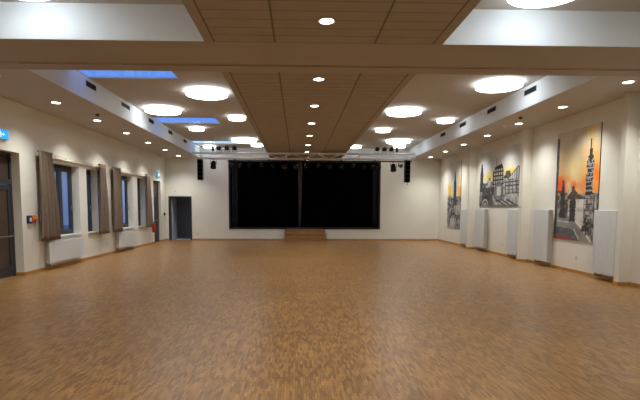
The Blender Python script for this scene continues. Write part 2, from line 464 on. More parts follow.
d = bpy.data.objects.new('door_2', None); C.objects.link(d); d['kind'] = 'structure'; d['category'] = 'door'
d['label'] = 'dark narrow door in the left wall beyond the windows'
RX = -6.53
ya, yb, zt = 21.5, 22.62, 2.78
bm = B()
box(bm, RX-.03, RX+.05, ya, ya+.06, 0, zt); box(bm, RX-.03, RX+.05, yb-.06, yb, 0, zt)
box(bm, RX-.03, RX+.05, ya+.06, yb-.06, zt-.06, zt); box(bm, RX-.03, RX+.05, ya+.06, yb-.06, 2.1, 2.2)
obj('door_frame', bm, M['grey_dark'], d)
obj('transom_panel', bx(RX-.01, RX+.02, ya+.06, yb-.06, 2.2, zt-.06), M['door'], d)
lf = obj('door_leaf', bx(RX-.01, RX+.04, ya+.065, yb-.065, .01, 2.09), M['grey_dark'], d)
hb = tube(B(), (RX+.1, ya+.12, 1.0), (RX+.1, yb-.12, 1.0), .014)
for yy in (ya+.15, yb-.15): tube(hb, (RX+.04, yy, 1.0), (RX+.1, yy, 1.0), .012)
obj('push_bar', hb, M['steel'], lf, smooth=True)

d = bpy.data.objects.new('door_3', None); C.objects.link(d); d['kind'] = 'structure'; d['category'] = 'door'
d['label'] = 'open dark doorway in the end wall left of the stage'
bm = B(); f = .045
box(bm, DX0-f, DX0, D-.025, D, 0, DZ+f); box(bm, DX1, DX1+f, D-.025, D, 0, DZ+f); box(bm, DX0, DX1, D-.025, D, DZ, DZ+f)
box(bm, DX0, DX0+.03, D, D+.2, 0, DZ); box(bm, DX1-.03, DX1, D, D+.2, 0, DZ); box(bm, DX0+.03, DX1-.03, D, D+.2, DZ-.03, DZ)
obj('door_frame', bm, M['grey_dark'], d)
lf = obj('door_leaf', bx(DX0+.035, DX0+.08, D+.2, D+1.12, .01, DZ-.04), M['corridor'], d)
hb = tube(B(), (DX0+.08, D+1.04, 1.03), (DX0+.13, D+1.04, 1.03), .01); tube(hb, (DX0+.13, D+1.05, 1.03), (DX0+.13, D+.93, 1.03), .01)
obj('door_handle', hb, M['steel'], lf, smooth=True)
# side room behind the doorway
bm = B(); a, b_ = DX0-.5, DX1+.5; y1 = D+2.4
box(bm, a-.1, a, D+.2, y1, 0, 2.6); box(bm, b_, b_+.1, D+.2, y1, 0, 2.6); box(bm, a-.1, b_+.1, y1, y1+.1, 0, 2.6); box(bm, a-.1, b_+.1, D+.2, y1+.1, 2.6, 2.7)
struct('wall_corridor', bm, M['corridor'], label='dim blue grey side room beyond the open doorway', cat='wall')
struct('floor', bx(a-.1, b_+.1, D+.2, y1+.1, -.1, 0), M['corridor'], label='dim floor beyond the open doorway', cat='floor')

# ------------------------------------------------------------------ stage
bm = B()
box(bm, SX0-.3, SX1+.3, D+.2, D+5, SZ0-.15, SZ0)
struct('floor', bm, M['dark'], label='black stage floor', cat='floor')
bm = B()
box(bm, SX0-.4, SX0-.3, D+.2, D+5, SZ0-.15, ZT); box(bm, SX1+.3, SX1+.4, D+.2, D+5, SZ0-.15, ZT)
box(bm, SX0-.4, SX1+.4, D+5, D+5.1, SZ0-.15, ZT); box(bm, SX0-.4, SX1+.4, D+.2, D+5.1, ZT, ZT+.03)
struct('wall_stage', bm, M['dark'], label='black walls around the stage', cat='wall')
bm = B(); f = .05
box(bm, SX0-.02, SX0+f, D-.035, D+.2, SZ0-.05, SZ1); box(bm, SX1-f, SX1+.02, D-.035, D+.2, SZ0-.05, SZ1)
box(bm, SX0+f, SX1-f, D-.035, D+.2, SZ0-.05, SZ0+.03); box(bm, SX0+f, SX1-f, D-.035, D+.2, SZ1-f, SZ1)
struct('trim_5', bm, M['dark'], label='black frame around the stage opening', cat='trim')

def drape(name, label, m, x0, x1, y, z0, z1, folds, x0b=None, x1b=None, amp=.05, group=None):
    x0b = x0 if x0b is None else x0b; x1b = x1 if x1b is None else x1b
    xc = (x0+x1)/2
    t = thing(name, label, 'curtain', (xc, y, z0), 0, group)
    bm = B(); nu, nv = folds*8, 10; rows = []
    for j in range(nv+1):
        v = j/nv
        a = x0b+(x0-x0b)*v-xc; b_ = x1b+(x1-x1b)*v-xc
        rows.append([bm.verts.new((a+(b_-a)*i/nu, amp*math.sin(2*PI*folds*i/nu+.4*math.sin(2*v)), (z1-z0)*v)) for i in range(nu+1)])
    for j in range(nv):
        for i in range(nu): bm.faces.new((rows[j][i], rows[j][i+1], rows[j+1][i+1], rows[j+1][i]))
    o = obj('curtain_panel', bm, m, t)
    for p in o.data.polygons: p.use_smooth = True
    s = o.modifiers.new('thick', 'SOLIDIFY'); s.thickness = .008
    obj('hem', bx(x0b-xc, x1b-xc, -.015, .015, .0, .03), m, t)
    return t
drape('stage_curtain', 'wide black stage curtain left of the centre gap', M['black_cloth'], -3.0, .0, D+.42, .63, 3.95, 20, x1b=.03, group='black stage curtains')
drape('stage_curtain', 'wide black stage curtain right of the centre gap', M['black_cloth'], .24, 3.78, D+.42, .63, 3.95, 22, x0b=.14, group='black stage curtains')
drape('stage_backcloth', 'grey cloth showing in the gap between the stage curtains', M['grey_cloth'], -.35, .45, D+.62, .63, 3.9, 4)
drape('stage_side_curtain', 'narrow charcoal curtain at the left edge of the stage', M['side_cloth'], -3.26, -2.96, D+.3, .63, 3.9, 3, group='charcoal side curtains')
drape('stage_side_curtain', 'narrow charcoal curtain at the right edge of the stage', M['side_cloth'], 3.70, 3.95, D+.3, .63, 3.9, 3, group='charcoal side curtains')

t = thing('stage_steps', 'brown wooden steps up to the middle of the stage', 'steps', (.35, D-.04, 0))
for k in range(3):
    n = 3-k; yy = -.28*n
    zt = .186*(k+1)
    obj('tread', bx(-.99-.012*(2-k), .98, yy, yy+.3 if k < 2 else 0, zt-.03, zt), M['step_wood'], t, bevel=.004)
    obj('riser', bx(-.975, .965, yy+.02, yy+.04, zt-.186, zt-.03), M['step_wood'], t)
for xx in (-.975, .945):
    bm = B()
    for k in range(3): box(bm, xx, xx+.02, -.28*(3-k)+.04, (-.28*(2-k)+.04) if k < 2 else 0, 0, .186*(k+1)-.03)
    obj('side_board', bm, M['step_wood'], t)

# ------------------------------------------------------------------ truss and stage lights
TY, TZ0, TZ1, TX0, TX1 = 20.15, 3.585, 3.845, -4.32, 4.86
t = thing('lighting_truss', 'long aluminium box truss hanging across the hall before the stage', 'truss', ((TX0+TX1)/2, TY, TZ0))
ox = (TX0+TX1)/2; hw = .13; hl = (TX1-TX0)/2; hz = TZ1-TZ0
for yy in (-hw, hw):
    for zz in (.02, hz-.02):
        obj('chord', tube(B(), (-hl, yy, zz), (hl, yy, zz), .025), M['alu'], t, smooth=True)
nb = 18
for side in range(4):
    for k in range(nb):
        x0 = -hl + 2*hl*k/nb; x1 = -hl + 2*hl*(k+1)/nb
        a, b_ = (0, 1) if k % 2 else (1, 0)
        z = (.03, hz-.03); yv = (-hw+.01, hw-.01)
        if side == 0: p, q = (x0, -hw, z[a]), (x1, -hw, z[b_])
        elif side == 1: p, q = (x0, hw, z[a]), (x1, hw, z[b_])
        elif side == 2: p, q = (x0, yv[a], hz-.02), (x1, yv[b_], hz-.02)
        else: p, q = (x0, yv[a], .02), (x1, yv[b_], .02)
        obj('brace', tube(B(), p, q, .009, seg=8), M['alu'], t, smooth=True)
for xx in (-hl, -hl/2, -.75, .75, hl/2, hl):
    bm = B()
    for yy in (-hw, hw): tube(bm, (xx, yy, 0), (xx, yy, hz), .02, seg=8)
    for zz in (.02, hz-.02): tube(bm, (xx, -hw, zz), (xx, hw, zz), .02, seg=8)
    obj('joint_frame', bm, M['alu'], t, smooth=True)

bar = thing('lighting_bar', 'black pipe under the truss carrying the stage lights', 'pipe', (ox, TY, TZ0-.06))
obj('pipe', tube(B(), (-2.9-ox, 0, 0), (4.75-ox, 0, 0), .026), M['dark'], bar, smooth=True)
for xx in (-2.6, -1.2, .3, 1.8, 3.2, 4.5):
    obj('clamp', bx(xx-ox-.03, xx-ox+.03, -.04, .04, .01, .06), M['dark'], bar)

def hoist(x, z1, label):
    t = thing('chain_hoist', label, 'hoist', (x, TY, TZ1+.005), 0, 'chain hoists holding the truss')
    obj('motor_body', bx(-.045, .045, -.05, .05, .06, .26), M['dark'], t, bevel=.01)
    obj('hook', tube(B(), (0, 0, 0), (0, 0, .06), .012), M['steel'], t)
    obj('chain', tube(B(), (0, 0, .26), (0, 0, ZB-TZ1-.006), .009, seg=6), M['dark'], t)
hoist(-3.50, 4.3, 'black chain hoist above the left part of the truss')
hoist(4.12, 4.25, 'black chain hoist above the right part of the truss')

def par(label, loc, rz=0, tilt=0, up=False, s=1.0, m='matt_black', group=None, name='stage_spotlight', lensm='lens'):
    t = thing(name, label, 'spotlight', loc, rz, group)
    hd = -1 if not up else 1
    zc = hd*.17*s
    def tr(bm):
        bmesh.ops.rotate(bm, verts=bm.verts, cent=(0, 0, zc), matrix=Matrix.Rotation(tilt, 3, 'X')); return bm
    o = (0, 0, zc)
    prof = [(.05*s, .12*s), (.075*s, .10*s), (.085*s, .0), (.09*s, -.09*s), (.098*s, -.11*s), (.098*s, -.125*s), (.08*s, -.125*s), (.075*s, -.10*s)]
    obj('housing', tr(lathe(B(), prof, o, 'y', 20)), M[m], t, smooth=True)
    obj('lens', tr(lathe(B(), [(.074*s, -.1*s), (.06*s, -.108*s), (.02*s, -.112*s)], o, 'y', 20)), M[lensm], t, smooth=True)
    bm = B()
    for sx in (-1, 1): box(bm, sx*.1*s-.006, sx*.1*s+.006, -.015, .015, min(hd*.02, zc), max(hd*.02, zc)+.0)
    box(bm, -.106*s, .106*s, -.015, .015, hd*.02-.005, hd*.02+.005)
    obj('yoke', bm, M[m], t)
    obj('clamp', bx(-.02, .02, -.02, .02, min(0, hd*.02), max(0, hd*.02)), M[m], t)
    return t
for k, x in enumerate((-3.24, -2.91, -2.60)):
    par('%s of the three round spotlights on the left of the truss' % ['leftmost', 'middle', 'rightmost'][k], (x, TY-.05, TZ1+.005), 0, 0, True, .92, group='round spotlights on top of the truss')
for k, x in enumerate((3.28, 3.58, 3.87)):
    par('%s of the three round spotlights on the right of the truss' % ['leftmost', 'middle', 'rightmost'][k], (x, TY-.05, TZ1+.005), 0, 0, True, .92, group='round spotlights on top of the truss')
zc = TZ0-.09
hang = [-2.75, -2.4, -2.0, -1.5, -1.05, -.55, -.1, .35, .85, 1.3, 1.8, 2.3, 2.75, 3.1, 3.35]
ordn = ['first','second','third','fourth','fifth','sixth','seventh','eighth','ninth','tenth','eleventh','twelfth','thirteenth','fourteenth','fifteenth']
for k, x in enumerate(hang):
    par('black stage light under the truss before the stage, %s from the left' % ordn[k], (x, TY, zc), random.uniform(-.5, .5), random.uniform(.3, .9), False, random.uniform(.85, 1.15), group='stage lights under the truss', lensm='lens')
par('black moving light hanging alone right of the left speaker column', (-3.49, TY, TZ0-.015), 0, 1.2, False, 1.25, group='moving lights')
par('black moving light hanging beside the right speaker column', (3.98, TY, zc), 0, 1.2, False, 1.25, group='moving lights')
par('grey round light hanging closest to the right speaker column', (4.27, TY, zc), .3, .2, False, .85, m='steel', group='moving lights')

def column_speaker(x, z0, label):
    t = thing('column_speaker', label, 'loudspeaker', (x, TY, z0), 0, 'column loudspeakers')
    n = 5; hh = (TZ0-.06-z0)/n
    for k in range(n):
        bm = bx(-.105, .105, -.12, .14, k*hh+.001, (k+1)*hh-.001)
        cb = obj('cabinet', bm, M['dark'], t, bevel=.01)
        obj('grille', bx(-.095, .095, -.128, -.121, k*hh+.014, (k+1)*hh-.014), M['black_cloth'], cb)
    obj('rigging_frame', bx(-.1, .1, -.1, .1, n*hh, n*hh+.04), M['dark'], t)
    obj('cable', tube(B(), (.03, .05, 0), (.05, .1, -.1), .01, seg=6), M['dark'], t)
column_speaker(-4.03, 2.72, 'black column loudspeaker hanging left of the stage')
column_speaker(4.57, 2.66, 'black column loudspeaker hanging right of the stage')

# ------------------------------------------------------------------ ceiling lamps
ES = 1.0
def drum(r, label, x, y, group):
    t = thing('ceiling_lamp', label, 'lamp', (x, y, ZB), 0, group)
    obj('diffuser', lathe(B(), [(r-.03, -.086), (r, -.086), (r-.006, -.1), (r-.03, -.11), (r*.5, -.112)], seg=64), M['drum'], t, smooth=True)
    obj('side_band', lathe(B(), [(r-.02, -.012), (r-.004, -.012), (r-.004, -.085), (r-.02, -.085)], seg=64), M['drum_side'], t, smooth=True)
    obj('ceiling_plate', lathe(B(), [(r*.95, -.012), (r*.95, -.001)], seg=64), M['white'], t)
    return t
big = [(-2.25, 12.2, 'large round lamp, nearest of the left ceiling bay past the beam'),
       (-3.92, 14.35, 'large round lamp beside the white side face of the left ceiling bay'),
       (-2.25, 20.5, 'large round lamp in the left bay close to the truss'),
       (4.59, 11.12, 'large round lamp, nearest of the right ceiling bay past the beam'),
       (3.1, 14.25, 'large round lamp beside the brown strip in the right ceiling bay'),
       (4.25, 20.5, 'large round lamp in the right bay close to the truss'),
       (-3.53, 6.30, 'large round lamp cut by the top left of the view, before the beam'),
       (3.20, 6.28, 'large round lamp cut by the top right of the view, before the beam'),
       (-2.3, 3.6, 'large round lamp overhead on the left'), (4.4, 3.6, 'large round lamp overhead on the right'),
       (-3.6, 1.0, 'large round lamp just behind the viewer on the left'), (3.1, 1.0, 'large round lamp just behind the viewer on the right'),
       (-3.6, -2.2, 'large round lamp far behind the viewer on the left'), (3.1, -2.2, 'large round lamp far behind the viewer on the right')]
small = [(-1.92, 15.45, 'small round lamp next to the brown strip in the left bay'),
         (-3.62, 17.6, 'small round lamp between the second and third blue roof lights'),
         (-1.83, 22.0, 'small round lamp near the truss next to the brown strip, left bay'),
         (-4.1, 22.7, 'small round lamp behind the left spotlights near the side face'),
         (4.75, 15.6, 'small round lamp near the white side face of the right bay'),
         (3.08, 17.6, 'small round lamp next to the brown strip in the right bay'),
         (2.65, 22.4, 'small round lamp behind the truss beside the brown strip, right bay'),
         (4.65, 22.2, 'small round lamp behind the right spotlights')]
for x, y, lb in big: drum(.51, lb, x, y, 'large drum ceiling lamps')
for x, y, lb in small: drum(.27, lb, x, y, 'small drum ceiling lamps')

SPOTW = 190
def downlight(x, y, label, group):
    t = thing('downlight', label, 'lamp', (x, y, ZS), 0, group)
    obj('trim_ring', lathe(B(), [(.118, -.002), (.118, -.014), (.09, -.014), (.09, -.004)], seg=28), M['white'], t, smooth=True)
    obj('lens', lathe(B(), [(.088, -.006), (.086, -.016), (.05, -.02)], seg=28), M['bulb'], t, smooth=True)
    ld = bpy.data.lights.new('downlight_beam', 'SPOT'); ld.energy = SPOTW; ld.color = (1, .99, .955)
    ld.spot_size = math.radians(122); ld.spot_blend = 1.0; ld.shadow_soft_size = .06
    lo = bpy.data.objects.new('downlight_beam', ld); C.objects.link(lo); lo.parent = t; lo.location = (0, 0, -.04)
    return t
ys = [8.98 + 2.28*k for k in range(6)]
o9 = ['nearest', 'second', 'third', 'fourth', 'fifth', 'sixth', 'seventh']
for k in range(7):
    downlight(-5.46, 9.0+2.23*k, 'downlight in the left side soffit past the beam, %s of seven' % o9[k], 'left soffit downlights')
    downlight(6.13, 8.96+2.22*k, 'downlight in the right side soffit past the beam, %s of seven' % o9[k], 'right soffit downlights')
    if k < 6: downlight(.38, 9.0+2.32*k, 'downlight in the brown centre strip past the beam, %s of six' % o9[k], 'centre strip downlights')
downlight(.36, 6.25, 'downlight in the brown centre strip before the beam', 'centre strip downlights')
for y, w in ((3.8, 'overhead'), (1.2, 'just behind the viewer'), (-1.8, 'far behind the viewer')):
    downlight(-5.46, y, 'left soffit downlight %s' % w, 'left soffit downlights')
    downlight(6.13, y, 'right soffit downlight %s' % w, 'right soffit downlights')
    downlight(.36, y, 'centre strip downlight %s' % w, 'centre strip downlights')

# ------------------------------------------------------------------ vents and detectors
def vent(side, y, L_, label, group):
    x = BL+UP if side < 0 else BR-UP
    t = thing('air_vent', label, 'vent', (x, y, 4.25), 0 if side < 0 else PI, group)
    obj('backing', bx(.001, .004, -L_/2, L_/2, .0, .11), M['grille_dark'], t)
    bm = B(); e = .008
    box(bm, .001, .012, -L_/2-e, L_/2+e, -e, 0); box(bm, .001, .012, -L_/2-e, L_/2+e, .11, .11+e)
    box(bm, .001, .012, -L_/2-e, -L_/2, 0, .11); box(bm, .001, .012, L_/2, L_/2+e, 0, .11)
    obj('frame', bm, M['steel'], t)
    for k in range(4):
        obj('slat', bx(.004, .011, -L_/2, L_/2, .018+k*.024, .022+k*.024), M['grille_dark'], t)
o5 = ['nearest', 'second', 'third', 'fourth', 'fifth']
for k, y in enumerate((11.18, 13.35, 15.62, 17.9, 20.2)): vent(-1, y, .5 if k != 1 else .62, 'dark air vent on the side face of the left bay, %s of five' % o5[k], 'left bay air vents')
for k, y in enumerate((11.2, 13.42, 15.75, 17.9)): vent(1, y, .56, 'dark air vent on the side face of the right bay, %s of four' % o5[k], 'right bay air vents')
for x, y, lb in ((-5.1, 12.6, 'small dark detector on the left soffit'), (5.76, 12.5, 'small dark detector on the right soffit')):
    t = thing('smoke_detector', lb, 'detector', (x, y, ZS), 0, 'ceiling detectors')
    obj('base', lathe(B(), [(.055, -.001), (.055, -.018), (.045, -.022)], seg=20), M['grey_dark'], t, smooth=True)
    obj('sensor', lathe(B(), [(.035, -.022), (.03, -.05), (.01, -.055)], seg=16), M['grey_dark'], t, smooth=True)

# ------------------------------------------------------------------ signs, call points, extinguishers
def exit_sign(label, y, z, w, hh):
    """box on the left wall, face towards +X; green-blue running figure sign"""
    t = thing('exit_sign', label, 'sign', (XL, y, z), 0, 'exit signs')
    obj('housing', bx(.002, .06, -w/2, w/2, 0, hh), M['white'], t, bevel=.004)
    f = obj('sign_face', bx(.06, .064, -w/2+.006, w/2-.006, .006, hh-.006), M['sign'], t)
    obj('door_symbol', bx(.064, .066, -w*.42, -w*.16, .03, hh-.03), M['sign_dark'], f)
    X = .068
    def poly(bm, pts, x0=.0645, x1=X):
        a = [bm.verts.new((x0, p[0]*hh, hh/2+p[1]*hh)) for p in pts]; b_ = [bm.verts.new((x1, p[0]*hh, hh/2+p[1]*hh)) for p in pts]
        n = len(pts); bm.faces.new(b_); bm.faces.new(a[::-1])
        for i in range(n): bm.faces.new((a[i], a[(i+1) % n], b_[(i+1) % n], b_[i]))
    bm = B()
    lathe(bm, [(.055*hh, .0645), (.055*hh, X)], (0, -.02*hh, hh*.78), 'x', 12)
    poly(bm, [(-.05, .2), (.1, .2), (.06, -.05), (-.08, -.05)])
    poly(bm, [(.1, .2), (.24, .08), (.21, .04), (.07, .12)]); poly(bm, [(-.05, .2), (-.2, .1), (-.18, .05), (-.04, .12)])
    poly(bm, [(.06, -.05), (.2, -.16), (.12, -.36), (.06, -.34), (.11, -.18), (-.02, -.08)])
    poly(bm, [(-.08, -.05), (-.02, -.1), (-.12, -.26), (-.3, -.3), (-.31, -.24), (-.16, -.2)])
    obj('running_figure', bm, M['sign_white'], f)
    bm = B()
    poly(bm, [(.36, .06), (.52, .06), (.52, .16), (.72, 0), (.52, -.16), (.52, -.06), (.36, -.06)])
    obj('arrow', bm, M['sign_white'], f)
exit_sign('glowing blue exit sign above the nearest door, at the left edge', 10.52, 3.04, .6, .21)
exit_sign('small glowing blue exit sign above the far side door', 22.12, 2.92, .38, .28)

t = thing('call_point', 'dark blue square call point left of the orange button', 'call point', (XL, 11.56, 1.2))
obj('housing', bx(0, .05, -.085, .085, 0, .19), M['blue'], t, bevel=.008)
obj('glass_front', bx(.05, .054, -.045, .045, .05, .14), M['white'], t)
t = thing('alarm_button', 'round orange wall button beside the blue call point', 'button', (XL, 11.78, 1.2))
obj('back_plate', lathe(B(), [(.1, 0), (.1, .03), (.09, .035)], (0, 0, .1), 'x', 28), M['orange'], t, smooth=True)
obj('push_knob', lathe(B(), [(.05, .035), (.05, .06), (.035, .07)], (0, 0, .1), 'x', 20), M['orange'], t, smooth=True)
t = thing('wall_switch', 'small round black wall fitting between the side door and the corner', 'switch', (XL, 23.08, 1.27))
obj('body', lathe(B(), [(.07, .002), (.07, .05), (.05, .06)], (0, 0, 0), 'x', 20), M['dark'], t, smooth=True)
obj('knob', lathe(B(), [(.025, .06), (.025, .08)], (0, 0, 0), 'x', 16), M['grey_dark'], t, smooth=True)

def extinguisher(label, x, y, z, wx, r=.075, hh=.48):
    t = thing('fire_extinguisher', label, 'fire extinguisher', (x, y, z), 0, 'fire extinguishers')
    obj('cylinder', lathe(B(), [(r*.9, 0), (r, .015), (r, hh*.74), (r*.8, hh*.82), (r*.35, hh*.87), (r*.3, hh*.9)], seg=24), M['red'], t, smooth=True)
    v = lathe(B(), [(r*.3, hh*.9), (r*.35, hh*.92), (r*.35, hh*.96)], seg=12); box(v, -.012, .012, -.09, .02, hh*.95, hh*.97); box(v, -.012, .012, -.085, .02, hh*.99, hh*1.01)
    obj('valve', v, M['dark'], t)
    h = tube(B(), (0, .03, hh*.93), (0, r+.025, hh*.75), .01, seg=8); tube(h, (0, r+.025, hh*.75), (0, r+.02, hh*.2), .012, seg=8)
    obj('hose', h, M['dark'], t, smooth=True)
    obj('gauge', lathe(B(), [(.018, -.05), (.018, -.035)], (0, 0, hh*.93), 'y', 12), M['white'], t)
    sx = 1 if wx > x else -1
    obj('bracket', bx(min(sx*r*.9, wx-x-sx*.001), max(sx*r*.9, wx-x-sx*.001), -.03, .03, hh*.45, hh*.6), M['dark'], t)
extinguisher('red fire extinguisher on the left wall below the farthest curtain', XL+.13, 21.0, .5, XL)
extinguisher('red fire extinguisher between the far pilaster and the farthest tall radiator', 6.79, 18.915, .45, XR, r=.05, hh=.6)

def outlet(label, loc, axis, w=.09):
    t = thing('wall_outlet', label, 'outlet', loc, {'x+': 0, 'x-': PI, 'y-': -PI/2}[axis], 'white wall outlets')
    obj('cover_plate', bx(.001, .012, -w/2, w/2, -w/2, w/2), M['white'], t, bevel=.003)
    obj('insert', lathe(B(), [(w*.3, .012), (w*.3, .014)], (0, 0, 0), 'x', 16), M['white_in'], t)
outlet('white wall outlet between the curtain pairs near the floor', (XL, 16.2, .38), 'x+')
outlet('white wall outlet under the half timbered houses painting', (XR, 16.0, .38), 'x-')
outlet('white wall outlet below the orange street painting', (XR, 11.7, .38), 'x-')
outlet('white switch plate on the end wall above the open doorway', (-5.9, D, 2.36), 'y-')
outlet('white wall plate low beside the open doorway', (-4.85, D, .3), 'y-', .14)

# ------------------------------------------------------------------ paintings
def clamp(v): return max(0., min(1., v))
def h2(i, j, s=0):
    n = (i*374761393 + j*668265263 + s*974711) & 0xffffffff
    n = ((n ^ (n >> 13))*1274126177) & 0xffffffff
    return ((n ^ (n >> 16)) & 0xffff)/65535.
def vn(u, v, s=0):
    i, j = math.floor(u), math.floor(v); a, b_ = u-i, v-j
    a, b_ = a*a*(3-2*a), b_*b_*(3-2*b_)
    return (h2(i, j, s)*(1-a)+h2(i+1, j, s)*a)*(1-b_)+(h2(i, j+1, s)*(1-a)+h2(i+1, j+1, s)*a)*b_
def mixc(a, b_, t):
    t = clamp(t); return tuple(a[k]+(b_[k]-a[k])*t for k in range(3))
def inp(u, v, P):
    c = False; n = len(P); j = n-1
    for i in range(n):
        if ((P[i][1] > v) != (P[j][1] > v)) and (u < (P[j][0]-P[i][0])*(v-P[i][1])/(P[j][1]-P[i][1])+P[i][0]): c = not c
        j = i
    return c
def seg(u, v, a, b_, asp):
    ax, ay = a[0]*asp, a[1]; bx_, by = b_[0]*asp, b_[1]; px, py = u*asp, v
    dx, dy = bx_-ax, by-ay; t = clamp(((px-ax)*dx+(py-ay)*dy)/(dx*dx+dy*dy+1e-9))
    return math.hypot(px-ax-dx*t, py-ay-dy*t)
INK, PAP = (38, 38, 40), (206, 204, 198)

def paint_street(u, v):
    c = (200, 192, 170)
    n = vn(u*9, v*7, 1); st = vn(u*26, v*5, 2)
    c = mixc(c, (222, 214, 196), n)
    c = mixc(c, (236, 190, 84), clamp((u-.52)*3)*clamp((st-.25)*1.7)*clamp((v-.45)*5))
    # fire glow
    g = clamp((.88-v)*3.2)*clamp((v-.38)*16)
    c = mixc(c, (255, 158, 48), g*clamp(.15+1.9*abs(u-.42)+.9*(n-.45))*clamp(.35+1.3*vn(u*14, v*11, 44)))
    g2 = clamp((.70-v)*6)*clamp((v-.38)*14)
    c = mixc(c, (240, 88, 24), g2*clamp((vn(u*9, v*16, 40)-.35)*3)*(.95 if u < .5 else .6))
    c = mixc(c, (255, 232, 160), clamp(1-math.hypot((u-.40)*2.2, (v-.66)*2.2)*2.0))
    if v < .42:   # pale house fronts
        c = mixc(PAP, (150, 140, 120), clamp((vn(u*12, v*22, 5)-.45)*2))
        if u < .34: c = mixc(c, (96, 90, 84), .7*vn(u*20, v*30, 6)+.2)
        if .30 < u < .52 and .30 < v < .40: c = mixc(c, (196, 172, 96), .6)
        if u > .72: c = mixc(c, (92, 90, 92), clamp(vn(u*22, v*40, 8)*1.3-.1))
    # road
    if inp(u, v, [(0, 0), (0, .2), (.2, .23), (.42, .215), (.60, .15), (.86, 0)]):
        c = mixc((120, 118, 114), (150, 148, 142), vn(u*8, v*14, 3))
        if inp(u, v, [(0, 0), (.0, .12), (.5, .10), (.62, .0)]): c = mixc((78, 78, 82), (112, 110, 110), vn(u*10, v*30, 4))
    if min(seg(u, v, (.42, .215), (.62, .14), .52), seg(u, v, (.62, .14), (.9, 0), .52)) < .008: c = (226, 218, 200)
    if min(seg(u, v, (.10, .17), (.36, .165), .52), seg(u, v, (.5, .1), (.62, .02), .52)) < .006: c = (196, 194, 188)
    if .2 < v < .46 and u < .34 and vn(u*30, v*26, 50) > .5: c = mixc(c, INK, .6)
    if .60 < u < .74 and .30 < v < .38: c = mixc(c, (216, 212, 200), .7)
    # bushes by the kerb
    if math.hypot((u-.80)*.52, (v-.13)) < .06+.03*vn(u*40, v*60, 9): c = mixc(c, INK, clamp(vn(u*40, v*60, 10)*1.7-.4))
    # lamp post on the left edge
    if u < .065 and v < .95: c = mixc(INK, (110, 108, 110), vn(u*60, v*40, 11) if v > .42 else .3)
    if u < .065 and .80 < v < .95: c = mixc(c, (120, 116, 112), .4)
    # steeples and gables in the middle
    for cx, w0, top, bot in ((.20, .06, .56, .2), (.45, .075, .49, .17)):
        if bot < v < top:
            w = w0*(.25+.75*clamp((top-v)/(top-bot)*2.2))*(.8+.4*vn(v*60, cx*9, 12))
            if abs(u-cx) < w: c = mixc(INK, (100, 98, 98), .6*vn(u*50, v*60, 13))
    if inp(u, v, [(.33, .40), (.46, .47), (.6, .41), (.74, .385), (.74, .37), (.3, .37)]): c = mixc(INK, (120, 96, 80), vn(u*30, v*50, 14))
    # tower on the right
    tw = None
    if .80 <= v < .885: tw = .010
    elif .74 <= v < .80: tw = .03
    elif .70 <= v < .74: tw = .06
    elif .64 <= v < .70: tw = .085
    elif .40 <= v < .64: tw = .07+.05*(.64-v)
    if tw and abs(u-.81) < tw:
        c = INK
        if v < .72 and vn(u*40, v*55, 15) > .62 or (.42 < v < .7 and abs(((v*26) % 1)-.5) < .14): c = (150, 150, 152)
    if .2 < v < .40 and .70 < u < .93 and (abs(u-.71) < .012 or abs(u-.92) < .012 or abs(((v*20) % 1)-.5) < .1): c = mixc(c, INK, .6)
    if v < .035 and u < .45 and vn(u*60, v*50, 16) > .5: c = (176, 60, 40)
    return c

